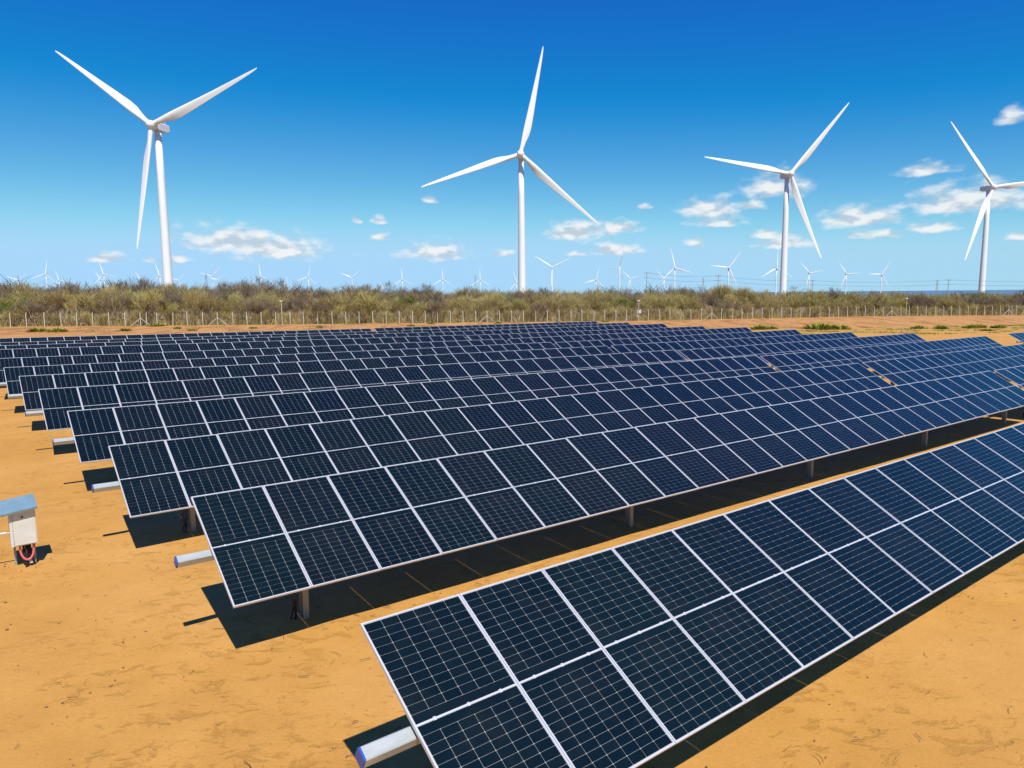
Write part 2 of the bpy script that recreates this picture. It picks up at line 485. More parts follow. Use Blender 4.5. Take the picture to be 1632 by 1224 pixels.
M_SEA = mat('hazy_blue_sea', (0.10, 0.20, 0.27), 0.65, build=sea_build)  # distance haze is put into the lightened base colour
mb = MB(); mb.add([(-8000, 1500, -30), (40000, 1500, -30), (40000, 45000, -30), (-8000, 45000, -30)], [(0, 1, 2, 3)])
tag(link('sea', mb.mesh('sea', M_SEA)), kind='structure')

# ------------------------------------------------------------------ solar tables
PW, PL, PT = 1.1315, 2.278, 1.14                   # module width, length, pitch along the row
FW, FH = 0.0165, 0.035


def frame_mesh():
    b = MB(); x, y = PW / 2, PL / 2
    o = [(-x, -y), (x, -y), (x, y), (-x, y)]
    i = [(-x + FW, -y + FW), (x - FW, -y + FW), (x - FW, y - FW), (-x + FW, y - FW)]
    vs = [(*p, 0) for p in o] + [(*p, 0) for p in i] + [(*p, -FH) for p in o] + [(*p, -FH) for p in i]
    fs = []
    for k in range(4):
        k2 = (k + 1) % 4
        fs += [(k, k2, 4 + k2, 4 + k), (8 + k, 8 + k2, k2, k), (4 + k, 4 + k2, 12 + k2, 12 + k), (8 + k2, 8 + k, 12 + k, 12 + k2)]
    b.add(vs, fs)
    return b.mesh('panel_frame', M_ALU)


def cell_mesh():
    """white sheet, two blocks of half cells with chamfered corners, the strip between the blocks"""
    b = MB(); x, y = PW / 2 - FW, PL / 2 - FW
    zb, zc = -0.0065, -0.0045
    b.add([(-x, -y, zb), (x, -y, zb), (x, y, zb), (-x, y, zb)], [(0, 1, 2, 3)], 0)
    b.add([(-x, -y, zb - 0.004), (x, -y, zb - 0.004), (x, y, zb - 0.004), (-x, y, zb - 0.004)], [(3, 2, 1, 0)], 1)
    mid = 0.0115; edge = 0.006
    gxg, gyg, ch = 0.0032, 0.0023, 0.0054
    cw = (2 * (x - edge)) / 6; chh = (y - edge - mid) / 12
    for half in (-1, 1):
        for r in range(12):
            y0 = mid + r * chh; y1 = y0 + chh
            if half < 0: y0, y1 = -y1, -y0
            a0, a1 = y0 + gyg / 2, y1 - gyg / 2
            if r == 0:                             # row by the strip: torque tube's shade behind the gaps drawn as dark band
                b.add([(-x + edge, a0, zc), (x - edge, a0, zc), (x - edge, a1, zc), (-x + edge, a1, zc)], [(0, 1, 2, 3)], 1)
                continue
            for c in range(6):
                x0 = -x + edge + c * cw + (gxg / 2 if c else 0); x1 = -x + edge + (c + 1) * cw - (gxg / 2 if c < 5 else 0)
                b.add([(x0 + ch, a0, zc), (x1 - ch, a0, zc), (x1, a0 + ch, zc), (x1, a1 - ch, zc), (x1 - ch, a1, zc), (x0 + ch, a1, zc), (x0, a1 - ch, zc), (x0, a0 + ch, zc)],
                      [(0, 1, 2, 3, 4, 5, 6, 7)], 1)
    b.box((-x, -0.0090, zc), (x, 0.0090, -0.0005), 2)
    for q in (-1, 0, 1):
        b.box((q * x * 0.66 - 0.014, -0.017, zc), (q * x * 0.66 + 0.014, 0.017, 0.0015), 2)
    return b.mesh('cell_sheet', [M_BACK, M_CELL, M_ALU])


ME_FRAME, ME_CELL = frame_mesh(), cell_mesh()
b = MB(); hw = 0.066
c_ = 0.012
TUBE_POLY = [(-hw + c_, -hw), (hw - c_, -hw), (hw, -hw + c_), (hw, hw - c_), (hw - c_, hw), (-hw + c_, hw), (-hw, hw - c_), (-hw, -hw + c_)]
# I-section post profile
IW, IH, TF = 0.05, 0.075, 0.009
POST_POLY = [(-IW, -IH), (IW, -IH), (IW, -IH + TF), (TF / 2, -IH + TF), (TF / 2, IH - TF), (IW, IH - TF), (IW, IH), (-IW, IH), (-IW, IH - TF), (-TF / 2, IH - TF), (-TF / 2, -IH + TF), (-IW, -IH + TF)]
_post_cache = {}


def post_mesh(h):
    h = round(h, 2)
    if h not in _post_cache:
        b = MB(); b.prism(POST_POLY, -0.3, h); _post_cache[h] = b.mesh('post', M_POST)
    return _post_cache[h]


def bearing_mesh():
    b = MB(); o = 0.105
    b.prism([(-o, -o), (o, -o), (o, o * 0.6), (o * 0.6, o), (-o * 0.6, o), (-o, o * 0.6)], -0.03, 0.03)
    b.box((-0.07, -0.20, -0.02), (0.07, -o, 0.02))
    return b.mesh('bearing', M_STEEL)


def rail_mesh():
    b = MB(); b.box((-0.02, -0.21, -0.045), (0.02, 0.21, 0.0)); return b.mesh('mounting_rail', M_STEEL)


def cap_mesh():
    b = MB(); b.prism([(px * 1.02, py * 1.02) for px, py in TUBE_POLY], 0, 0.02); return b.mesh('end_cap', M_BLUECAP)


ME_BEAR, ME_CAP, ME_RAIL = bearing_mesh(), cap_mesh(), rail_mesh()


def bundle_mesh():
    b = MB(); r = random.Random(5)
    for k in range(3):
        ox, oy = r.uniform(-0.03, 0.03), r.uniform(-0.03, 0.03)
        pts = [(ox, oy, 1.25), (ox + r.uniform(-.02, .02), oy, 0.85), (ox + r.uniform(-.05, .05), oy + r.uniform(-.03, .03), 0.4), (ox * 2 + r.uniform(-.08, .03), oy * 2, 0.06), (ox * 2 + r.uniform(-.1, .05), oy * 2, -0.15)]
        b.tube(pts, 0.015, 5)
    return b.mesh('cable_bundle', M_CABLE)


ME_BUNDLE = bundle_mesh()
ORD = ['front', 'second', 'third', 'fourth', 'fifth', 'sixth', 'seventh', 'eighth', 'ninth', 'tenth', 'eleventh', 'rearmost']
_tube_cache = {}


def solar_table(p0, p1, npan, label, tilt, stub0=0.46, stub1=0.2, cap0=True):
    """p0, p1: centre of the module plane at both ends of the module run (world)"""
    p0 = Vector(p0); p1 = Vector(p1)
    g0 = gz(p0.x, p0.y)
    root = thing('solar_table', label, 'solar panel table', (p0.x, p0.y, g0), 'rows of tilted solar panel tables')
    X = (p1 - p0).normalized()
    nn = NV - X * NV.dot(X); nn.normalize()
    zz = X.cross(nn)
    Yt = nn * math.cos(tilt) + zz * math.sin(tilt)
    Zt = X.cross(Yt)
    rot = Matrix((X, Yt, Zt)).transposed()
    base = p0 - Vector((p0.x, p0.y, g0))
    L = (p1 - p0).length
    pt = L / npan; sx = Matrix.Diagonal((pt / PT, 1, 1))
    r = random.Random(int(p0.x * 971 + p0.y * 37))
    for i in range(npan):
        q = base + X * (pt * (i + 0.5)) + Zt * r.uniform(-0.003, 0.003)
        wob = Quaternion(X, r.gauss(0, 0.0022)).to_matrix() @ Quaternion(Yt, r.gauss(0, 0.0022)).to_matrix()
        pf = link('solar_panel', ME_FRAME, root, mat4=Matrix.Translation(q) @ (wob @ rot @ sx).to_4x4())
        link('cell_sheet', ME_CELL, pf)
    tube_off = -Zt * 0.150
    # extrusion along local z of the profile -> along X ; profile x -> Yt, profile y -> Zt
    rt_ = Matrix((Yt, Zt, X)).transposed()
    key = round(L + stub0 + stub1, 2)
    if key not in _tube_cache:
        b = MB(); b.prism(TUBE_POLY, 0, L + stub0 + stub1); _tube_cache[key] = b.mesh('torque_tube', M_STEEL)
    link('torque_tube', _tube_cache[key], root, mat4=Matrix.Translation(base + tube_off - X * stub0) @ rt_.to_4x4())
    if cap0: link('end_cap', ME_CAP, root, mat4=Matrix.Translation(base + tube_off - X * (stub0 + 0.02)) @ rt_.to_4x4())
    for i in range(1, npan):
        link('mounting_rail', ME_RAIL, root, mat4=Matrix.Translation(base + X * (pt * i) - Zt * (FH + 0.002)) @ rot.to_4x4())
    pz = Matrix((D, NV, UP)).transposed()
    s = 1.42; first = True
    while s < L:
        q = base + X * s + tube_off
        wq = Vector((p0.x, p0.y, g0)) + q
        zg = gz(wq.x, wq.y)
        h = wq.z - zg - 0.10
        link('post', post_mesh(h), root, mat4=Matrix.Translation((q.x, q.y, zg - g0)) @ pz.to_4x4())
        link('bearing', ME_BEAR, root, mat4=Matrix.Translation(q) @ Matrix((nn, UP, X)).transposed().to_4x4())
        if first:
            o = link('cable_bundle', ME_BUNDLE, root, mat4=Matrix.Translation((q.x, q.y, zg - g0)) @ pz.to_4x4() @ Matrix.Translation((-0.16, 0.02, 0)))
            first = False
        s += 7.75
    return root


ROW0, PITCHROW = 5.11, 5.86
TOP_L = [-3.112, -3.145, -3.235, -3.165, -3.112, -3.141, -3.195, -3.15, -3.00, -3.085, -3.155, -3.112]
TOP_M = [-3.42, -3.55, -3.61, -3.585, -3.60, -3.64, -3.645, -3.66, -3.56, -3.52, -3.56, -3.54]
TOP_R = [-3.88, -3.90, -3.90, -3.915, -3.90, -4.00, -3.945, -3.88, -3.94, -3.795, -3.82, -3.795]
A_G0, A_G1 = 36.10, 36.58
LEFT = [2.907, 2.881, 2.668, 2.593, 2.442, 2.312, 2.138, 2.10, 2.10, 2.10, 2.10, 2.10]
jr = random.Random(3)
for k in range(12):
    perp = ROW0 + PITCHROW * k
    dz = 1.139 * math.sin(TILT)
    def P(a, z): return D * a + NV * perp + UP * (z + 5.2 - dz)
    zl, zm, zr = TOP_L[k], TOP_M[k], TOP_R[k]
    al = LEFT[k]
    a1 = al + 29 * PT if k == 0 else A_G0
    where = 'front row, nearest the camera' if k == 0 else ('rearmost row' if k == 11 else ORD[k] + ' row from the front')
    lab = 'tilted dark solar panel table, %s%s' % ('' if k == 0 else 'left half of the ', where)
    t1 = TILT + (0 if k < 3 else R(jr.uniform(-0.8, 0.8)))
    zm0 = zl + (zm - zl) * (a1 - al) / (A_G1 - al)
    solar_table(P(al, zl), P(a1, zm0), 29, lab, t1, cap0=(k not in (5,)))
    if k > 0:
        t2 = TILT + R(jr.uniform(-0.9, 0.9))
        lab = 'tilted dark solar panel table, right half of the %s' % where
        solar_table(P(A_G1, zm + jr.uniform(-0.05, 0.05)), P(A_G1 + 29 * 1.149, zr), 29, lab, t2, stub0=0.2, stub1=0.4, cap0=False)
# one more table across the service track on the right
perp = ROW0 + PITCHROW * 3
dz = 1.139 * math.sin(TILT)
a0 = 75.0
solar_table(D * a0 + NV * perp + UP * (-3.93 + 5.2 - dz), D * (a0 + 12 * PT) + NV * perp + UP * (-4.07 + 5.2 - dz), 12,
            'short solar panel table standing alone across the sandy track by the right edge', TILT)

# ------------------------------------------------------------------ wind turbines
BL = 58.0


def blade_mesh(detail):
    """blade along +Z from the hub flange, chord in X, rotor axis -Y is upwind; twisted airfoil loft"""
    st = [(0.0, 1.15, 1.0, 0), (2.5, 1.15, 1.0, 0), (6, 1.5, 0.72, 16), (10, 2.05, 0.42, 18), (14, 2.15, 0.30, 14), (22, 1.85, 0.24, 9), (32, 1.42, 0.20, 5), (44, 0.98, 0.18, 2), (52, 0.66, 0.17, 0), (56, 0.42, 0.16, -1), (57.6, 0.22, 0.16, -1), (58, 0.05, 0.2, -1)]
    n = 16 if detail else 8
    if not detail: st = st[::2] + [st[-1]]
    v = []; f = []
    for (z, half, thick, tw) in st:
        shift = min(1, max(0, (z - 2.5) / 9.0)) * 0.42 * half
        tw = R(tw + 4)
        pre = -2.2 * (z / 58) ** 2
        for k in range(n):
            a = 2 * math.pi * k / n
            cx, cy = math.cos(a) * half + shift, math.sin(a) * half * thick * (1.0 if thick > 0.9 else (0.55 + 0.45 * -math.cos(a)) * 1.3)
            v.append((cx * math.cos(tw) - cy * math.sin(tw), cx * math.sin(tw) + cy * math.cos(tw) + pre, z))
    for i in range(len(st) - 1):
        for k in range(n):
            k2 = (k + 1) % n
            f.append((i*n + k, i*n + k2, (i+1)*n + k2, (i+1)*n + k))
    f.append(tuple((len(st)-1)*n + k for k in range(n)))
    m = MB(); m.add(v, f)
    return m.mesh('blade', M_TURB, smooth=True)


def lathe(b, prof, n, axis='z', mat=0, cap=True):
    vs = []
    for (r_, h) in prof:
        for k in range(n):
            a = 2 * math.pi * k / n
            vs.append((r_ * math.cos(a), r_ * math.sin(a), h) if axis == 'z' else (r_ * math.cos(a), h, r_ * math.sin(a)))
    fs = []
    for i in range(len(prof) - 1):
        for k in range(n):
            k2 = (k + 1) % n
            q = (i*n + k, i*n + k2, (i+1)*n + k2, (i+1)*n + k)
            fs.append(q if axis == 'z' else q[::-1])
    if cap:
        fs.append(tuple(range(n))[::-1 if axis == 'z' else 1]); fs.append(tuple((len(prof)-1)*n + k for k in range(n))[::1 if axis == 'z' else -1])
    b.add(vs, fs, mat)


ME_BLADE = {True: blade_mesh(True), False: blade_mesh(False)}
b = MB(); lathe(b, [(2.0, 1.7), (2.05, 0.6), (2.05, -1.0), (1.8, -2.0), (1.15, -2.7), (0.4, -3.0)], 20, 'y')
ME_HUB = b.mesh('hub', M_TURB, smooth=True)


def nacelle_mesh():
    bm = bmesh.new()
    sec = [(-1.0, 1.55, -1.5, 1.5), (0.4, 1.85, -1.9, 1.9), (6.5, 1.95, -1.95, 2.05), (8.8, 1.9, -1.2, 2.05)]
    rings = []
    for (y, w, z0, z1) in sec:
        c = 0.35
        rings.append([bm.verts.new(p) for p in ((-w + c, y, z0), (w - c, y, z0), (w, y, z0 + c), (w, y, z1 - c), (w - c, y, z1), (-w + c, y, z1), (-w, y, z1 - c), (-w, y, z0 + c))])
    for a, c in zip(rings, rings[1:]):
        for k in range(8):
            bm.faces.new((a[k], a[(k + 1) % 8], c[(k + 1) % 8], c[k]))
    bm.faces.new(rings[0][::-1]); bm.faces.new(rings[-1])
    bmesh.ops.recalc_face_normals(bm, faces=bm.faces)
    me = bpy.data.meshes.new('nacelle'); bm.to_mesh(me); bm.free(); me.materials.append(M_NAC)
    return me


ME_NAC = nacelle_mesh()
b = MB(); b.box((-0.6, 6.0, 2.05), (0.6, 8.2, 2.5)); b.tube([(0.3, 8.0, 2.4), (0.3, 8.0, 4.0)], 0.06, 5); b.tube([(-0.3, 8.0, 2.4), (-0.3, 8.0, 3.6)], 0.06, 5)
ME_MET = b.mesh('wind_sensor', M_NAC)
OVER = 4.6


def turbine(hx, hy, hz, theta, yaw, label, detail=True, group=None, pitch_blade=0.0):
    """(hx,hy,hz): hub centre; rotor axis towards -Y turned by yaw; theta: angle of the first blade, counter-clockwise from the right"""
    ry = Matrix.Rotation(yaw, 4, 'Z')
    tp = Vector((hx, hy, 0)) + (ry @ Vector((0, OVER, 0)))
    g = gz(tp.x, tp.y)
    root = thing('wind_turbine', label, 'wind turbine', (tp.x, tp.y, g), group)
    h = hz - g - 1.8
    n = 28 if detail else 10
    b = MB(); lathe(b, [(2.25, -2.0), (2.25, 0.0), (2.15, h * 0.2), (1.98, h * 0.45), (1.75, h * 0.75), (1.45, h)], n)
    link('tower', b.mesh('tower', M_TURB, smooth=True), root)
    top = Vector((0, 0, hz - g))
    link('nacelle', ME_NAC, root, mat4=Matrix.Translation(top) @ ry @ Matrix.Translation((0, -2.0, 0)))
    if detail:
        link('wind_sensor', ME_MET, root, mat4=Matrix.Translation(top) @ ry @ Matrix.Translation((0, -2.0, 0)))
    hubm = Matrix.Translation(top) @ ry @ Matrix.Translation((0, -OVER, 0)) @ Matrix.Rotation(R(-4), 4, 'X')
    link('hub', ME_HUB, root, mat4=hubm)
    for k in range(3):
        # blade +Z rotated about Y so that it points at angle theta from +X (towards viewer right) counter-clockwise
        ang = R(90 - theta - 120 * k)
        link('blade', ME_BLADE[detail], root, mat4=hubm @ Matrix.Rotation(ang, 4, 'Y') @ Matrix.Translation((0, -0.4, 1.3)) @ Matrix.Rotation(pitch_blade, 4, 'Z'))
    return root


TG = 'large wind turbines in a line behind the scrub'
turbine(-169.9, 357.1, 86.3, 22.7, R(-7.8), 'large white wind turbine at far left, one blade pointing down beside its tower', True, TG)
turbine(6.0, 421.3, 83.2, 77.5, R(-4.4), 'large white wind turbine at the centre, one blade pointing almost straight up', True, TG)
turbine(183.4, 487.9, 81.4, 50.2, R(3.8), 'large white wind turbine in front of a cumulus cloud, blade pointing to the upper right', True, TG)
turbine(359.5, 553.5, 80.7, 127.4, R(4.2), 'large white wind turbine cut by the right edge, furthest of the four big ones', True, TG)
SMALL = [(-2592,3853,100.4,40),(-1834,2890,100.8,79),(-2517,4080,103.9,106),(-1752,3153,106.1,107),(-2356,4204,107.9,118),(-2263,4475,114.2,121),
 (-1446,3016,94.0,108),(-2027,4475,106.7,47),(-1347,3303,96.9,45),(-1853,4624,109.1,40),(-1077,3153,90.3,96),(-2121,6936,133.2,90),
 (-960,3468,93.3,78),(-754,3468,89.0,37),(-1101,6305,77.0,135),(-515,3468,78.3,95),(-324,3468,76.5,90),(-154,3651,75.2,92),(27,3557,60.6,108),
 (118,2102,79.7,147),(384,3303,65.4,76),(392,2668,96.6,178),(627,3853,79.3,135),(830,3963,78.1,134),(492,2202,78.2,103),(665,2237,78.6,54),
 (853,2351,80.1,89),(1230,3016,78.1,133),(1352,2951,72.2,125),(1527,3016,71.1,59)]
DESC = ['leftmost small distant turbine on the horizon with its blades spread in a Y',
 'distant white turbine near the left edge, one blade up, taller than its neighbours',
 'small distant turbine just right of the tall one near the left edge',
 'taller of the two overlapping distant turbines left of the big left tower',
 'smaller and lower of the two overlapping distant turbines left of the big left tower',
 'faint distant turbine behind the bare tree left of the big left tower',
 'distant turbine peeking out directly left of the big left tower',
 'small distant turbine just right of the big left tower',
 'distant turbine beside the lattice mast, larger of that close pair',
 'small low distant turbine tucked right behind the one by the lattice mast',
 'distant turbine half sunk behind the bare treetops below the long cloud',
 'tiny distant turbine of which only a blade tip shows above the bare treetops',
 'distant turbine standing over the green treetop right of the long cloud',
 'distant turbine with a Y of blades above the rounded olive tree',
 'tiny low turbine with only its upper blades above the wood',
 'distant turbine with one blade straight up, directly behind the grey bare treetop',
 'distant turbine below the flat cloud, one blade exactly upright',
 'distant turbine with one upright blade beside the faint lattice mast',
 'distant turbine half hidden by the left edge of the central tower',
 'mid-distance turbine right of the central tower with two blades raised in a wide V',
 'small distant turbine between the wide V one and the one turned edgewise',
 'distant turbine turned nearly edgewise with one blade pointing left',
 'small distant turbine right of the edgewise one, blades in a Y',
 'small low distant turbine overlapped by the blade of a taller neighbour',
 'taller distant turbine with a long raised blade above its small neighbour',
 'distant turbine with one blade pointing left over the bushy hump of scrub',
 'distant turbine partly behind the tower of the big turbine before the cloud',
 'distant turbine just right of the third big tower, blades in a Y',
 'distant turbine over the right scrub with a horizontal blade pointing right',
 'rightmost distant turbine, between the power poles and the last big turbine']
for (hx, hy, hz, th), lab in zip(SMALL, DESC):
    yaw = R(jr.uniform(-8, 4))
    if abs(hx - 392) < 1: yaw = R(-55); th = 65
    turbine(hx, hy, hz, th, yaw, lab, False, 'distant wind turbines along the horizon')

# ------------------------------------------------------------------ perimeter fence
FS = 2.57
span = (FENCE1 - FENCE0).length
n0, n1 = -6, int(span / FS) + 8
fx = FENCE0 + FE * (n0 * FS)
fence = thing('wire_fence', 'long wire fence of pale concrete posts with bent tops along the scrub', 'fence', (fx.x, fx.y, gz(fx.x, fx.y)))
fbase = Vector(fence.location)
b = MB(); b.box((-0.058, -0.055, -0.3), (0.058, 0.055, 2.05)); b.prism([(-0.05, 2.05), (0.05, 2.05), (0.05 + 0.22, 2.42), (0.17, 2.42)], -0.045, 0.045, 0, Matrix.Rotation(R(90), 4, 'X') @ Matrix.Identity(4))
ME_FPOST = b.mesh('post', M_CONC)
b = MB(); b.tube([(0, 0, 1.45), (1.75, 0, -0.05)], 0.06, 4)
ME_BRACE = b.mesh('brace', M_CONC)
prot = Matrix((FE, FN, UP)).transposed()
rotp = prot.to_4x4()
ptop = []
BR = {}
# posts with braces: measured along the fence
for px_ in (23.2, 35.1, 88.1, 138.2, 186.4, 224.7):
    BR[int(round(px_ / FS))] = 1
for i in range(n0, n1):
    p = FENCE0 + FE * (i * FS + jr.uniform(-0.12, 0.12)); z = gz(p.x, p.y)
    q = Vector((p.x, p.y, z)) - fbase
    tiltm = Matrix.Rotation(R(jr.gauss(0, 0.9)), 4, 'Y')
    link('post', ME_FPOST, fence, mat4=Matrix.Translation(q) @ rotp @ tiltm @ Matrix.Rotation(R(90), 4, 'Z'))
    ptop.append(q)
    if i in (9, 87):
        p2 = p + FE * 1.0
        link('post', ME_FPOST, fence, mat4=Matrix.Translation(Vector((p2.x, p2.y, gz(p2.x, p2.y))) - fbase) @ rotp @ Matrix.Rotation(R(90), 4, 'Z'))
    if i in BR:
        link('brace', ME_BRACE, fence, mat4=Matrix.Translation(q) @ rotp)
        link('brace', ME_BRACE, fence, mat4=Matrix.Translation(q) @ rotp @ Matrix.Rotation(math.pi, 4, 'Z'))
for h in (0.15, 0.5, 0.85, 1.2, 1.55, 1.95):
    b = MB(); b.tube([q + UP * h - FN * 0.06 for q in ptop], 0.006, 3, cap=False)
    link('wire', b.mesh('wire', M_WIRE), fence)

for (px_, off, hh, box, lab) in ((47.4, -1.0, 4.4, False, 'slim lamp pole in front of the left part of the fence'), (120.5, -1.0, 4.3, True, 'slim camera pole with a white box halfway up, at the middle of the fence'), (190.8, -1.0, 4.2, False, 'slim lamp pole in front of the right part of the fence')):
    p = FENCE0 + FE * px_ + FN * off
    t = thing('camera_pole', lab, 'pole', (p.x, p.y, gz(p.x, p.y)), 'slim poles along the fence')
    b = MB(); b.tube([(0, 0, -0.3), (0, 0, hh)], [0.07, 0.05], 8); link('pole', b.mesh('pole', M_CONC), t)
    b = MB(); b.box((-0.35, -0.12, hh), (0.25, 0.12, hh + 0.16)); b.box((-0.06, -0.3, hh - 0.12), (0.06, 0.0, hh)); link('lamp_head', b.mesh('lamp_head', M_WHITE), t)
    if box:
        b = MB(); b.box((-0.05, -0.32, 1.7), (0.5, -0.08, 2.35)); link('control_box', b.mesh('control_box', M_WHITE), t)

# ------------------------------------------------------------------ power poles and lines on the horizon
POLES = [(89.8, 484.8, 18.9), (145.4, 513.8, 17.1), (237.9, 578.0, 14.0), (331.6, 554.9, 13.2), (470.0, 560.0, 12.5)]
pdesc = ['power pole right of the edgewise distant turbine', 'power pole left of the third big turbine above the bushy hump', 'power pole right of the third big tower', 'power pole over the strip of sea, left of the last big turbine', 'power pole beyond the right edge']
tops = []
for (x, y, zt), lab in zip(POLES, pdesc):
    g = gz(x, y)
    t = thing('power_pole', lab, 'power pole', (x, y, g), 'power poles along the horizon'); h = zt - g
    b = MB(); b.tube([(0, 0, -0.5), (0, 0, h)], [0.26, 0.18], 8); link('pole', b.mesh('pole', M_POLE), t)
    for hh in (h - 1.0, h - 4.2):
        b = MB(); b.box((-1.7, -0.12, hh - 0.12), (1.7, 0.12, hh + 0.12)); link('crossarm', b.mesh('crossarm', M_POLE), t)
        for s in (-1.5, 0.0 if hh < h - 2 else 0.6, 1.5):
            b = MB(); b.tube([(s, 0, hh + 0.12), (s, 0, hh + 0.55)], 0.1, 6); link('insulator', b.mesh('insulator', M_DARKWIRE), t)
    tops.append((Vector((x, y, zt))))
for lvl, lab in ((-0.5, 'upper electric wires strung between the power poles'), (-3.7, 'lower electric wires strung between the power poles')):
    b = MB()
    pts_all = tops
    for s in (-1.5, 1.5):
        for a, c in zip(pts_all, pts_all[1:]):
            pts = []
            for i in range(13):
                u = i / 12; p = a.lerp(c, u) + Vector((s, 0, lvl - 1.6 * 4 * u * (1 - u))); pts.append(p)
            b.tube(pts, 0.035, 3, cap=False)
    o = link('power_line', b.mesh('power_line', M_DARKWIRE)); tag(o, lab, 'power line', 'electric wires on the horizon')
for (x, y, zt, hh), lab in zip(((-69.6, 1431.2, 42.8, 30), (-520.7, 1252.3, 44.4, 32), (415.2, 1581.9, 35.5, 34), (833.4, 1431.2, 23.6, 34)),
        ('faint lattice mast left of the central tower', 'lattice mast beside a close pair of distant turbines left of the long cloud', 'faint lattice mast left of the bushy hump of scrub', 'faint lattice mast left of the pole over the sea')):
    g = zt - hh
    t = thing('lattice_mast', lab, 'lattice mast', (x, y, g), 'lattice masts on the horizon')
    for sx, sy in ((-1, -1), (1, -1), (1, 1), (-1, 1)):
        b = MB(); b.tube([(sx * 2.2, sy * 2.2, -2), (sx * 0.6, sy * 0.6, hh)], 0.16, 4); link('leg', b.mesh('leg', M_POLE), t)
    b = MB()
    for i in range(9):
        u0, u1 = i / 9, (i + 1) / 9; w0, w1 = 2.2 - 1.6 * u0, 2.2 - 1.6 * u1
        for sy in (-1, 1):
            b.tube([(-w0, sy * w0, u0 * hh), (w1, sy * w1, u1 * hh)], 0.09, 3); b.tube([(w0, sy * w0, u0 * hh), (-w1, sy * w1, u1 * hh)], 0.09, 3)
    link('lattice', b.mesh('lattice', M_POLE), t)
    for fz in (0.80, 0.93):
        b = MB(); b.box((-4.2, -0.2, fz * hh - 0.2), (4.2, 0.2, fz * hh + 0.2)); link('crossarm', b.mesh('crossarm', M_POLE), t)

# ------------------------------------------------------------------ scrub wood behind the fence
def tree_proto(seed, height, spread, stems, leafy):
    """returns (trunk MB, crown verts, crown faces, crown material ids): many-stemmed dry-forest tree"""
    r = random.Random(seed); tb = MB(); tips = []
    def grow(p, d, length, rad, depth):
        segs = 2
        pts = [p]; rads = [rad]
        for i in range(segs):
            d = (d + Vector((r.gauss(0, .16), r.gauss(0, .16), r.gauss(0.06, .10)))).normalized()
            p = p + d * (length / segs); pts.append(p); rads.append(rad * (1 - 0.32 * (i + 1) / segs))
        tb.tube(pts, rads, 4 if depth < 2 else 3, cap=False)
        if depth >= 3 or rad < 0.012:
            tips.append((p, d)); return
        if depth >= 2: tips.append((p, d))
        for c in range(r.choice((2, 2, 3))):
            ax = Vector((r.gauss(0, 1), r.gauss(0, 1), r.gauss(0, 0.4))).normalized()
            nd = (d * 1.0 + ax * r.uniform(0.35, 0.75)); nd.z += 0.12
            grow(p, nd.normalized(), length * r.uniform(0.55, 0.85), rad * 0.66, depth + 1)
    for s in range(stems):
        a = r.uniform(0, 6.283); lean = r.uniform(0.1, 0.55) * spread / max(height, 1) * 1.5
        d = Vector((math.cos(a) * lean, math.sin(a) * lean, 1)).normalized()
        grow(Vector((math.cos(a) * r.uniform(0.05, 0.5), math.sin(a) * r.uniform(0.05, 0.5), -0.2)), d, height * r.uniform(0.30, 0.46), r.uniform(0.055, 0.115), 0)
    return tb, tips


def crown_arrays(seed, tips, height, spread, ntwig, nleaf, leaf_size):
    g = np.random.default_rng(seed)
    tp = np.array([tuple(t[0]) for t in tips]); td = np.array([tuple(t[1]) for t in tips])
    V = []; MI = []
    # twigs: thin slivers that carry on from the branch ends
    k = g.integers(0, len(tp), ntwig)
    p = tp[k] + g.normal(0, 0.26, (ntwig, 3)); d = td[k] + g.normal(0, 0.42, (ntwig, 3)); d[:, 2] += 0.55
    d /= np.linalg.norm(d, axis=1, keepdims=True)
    L = g.uniform(0.45, 1.35, ntwig)[:, None]; w = g.uniform(0.010, 0.030, ntwig)[:, None]
    s = np.cross(d, g.normal(0, 1, (ntwig, 3))); s /= np.linalg.norm(s, axis=1, keepdims=True)
    V.append(np.stack([p - s * w, p + s * w, p + d * L + s * w * 0.3, p + d * L - s * w * 0.3], 1)); MI.append(np.zeros(ntwig, int))
    if nleaf:
        k = g.integers(0, len(tp), nleaf)
        p = tp[k] + g.normal(0, 0.34, (nleaf, 3))
        n1 = g.normal(0, 1, (nleaf, 3)); n1 /= np.linalg.norm(n1, axis=1, keepdims=True)
        n2 = np.cross(n1, g.normal(0, 1, (nleaf, 3))); n2 /= np.linalg.norm(n2, axis=1, keepdims=True)
        a = g.uniform(0.6, 1.4, nleaf)[:, None] * leaf_size
        V.append(np.stack([p - n1 * a, p + n2 * a * .55, p + n1 * a, p - n2 * a * .55], 1)); MI.append(np.ones(nleaf, int))
    V = np.concatenate(V); MI = np.concatenate(MI)
    return V.reshape(-1, 3), np.arange(len(V) * 4).reshape(-1, 4), MI


KINDS = {}
def kind(name, seeds, height, spread, stems, ntwig, nleaf, leaf_size, twig_m, leaf_m):
    out = []
    for s in seeds:
        tb, tips = tree_proto(s, height, spread, stems, nleaf)
        V, F, MI = crown_arrays(s, tips, height, spread, ntwig, nleaf, leaf_size)
        tmax = max(V[:, 2].max(), 0.1); sc = height / tmax
        V = V * np.array([sc, sc, sc])
        tb.v = [(x * sc, y * sc, z * sc) for x, y, z in tb.v]
        out.append((tb.mesh('trunk', M_BARK), np_mesh('crown', V, F, [twig_m, leaf_m], MI), (V, F, MI)))
    KINDS[name] = out


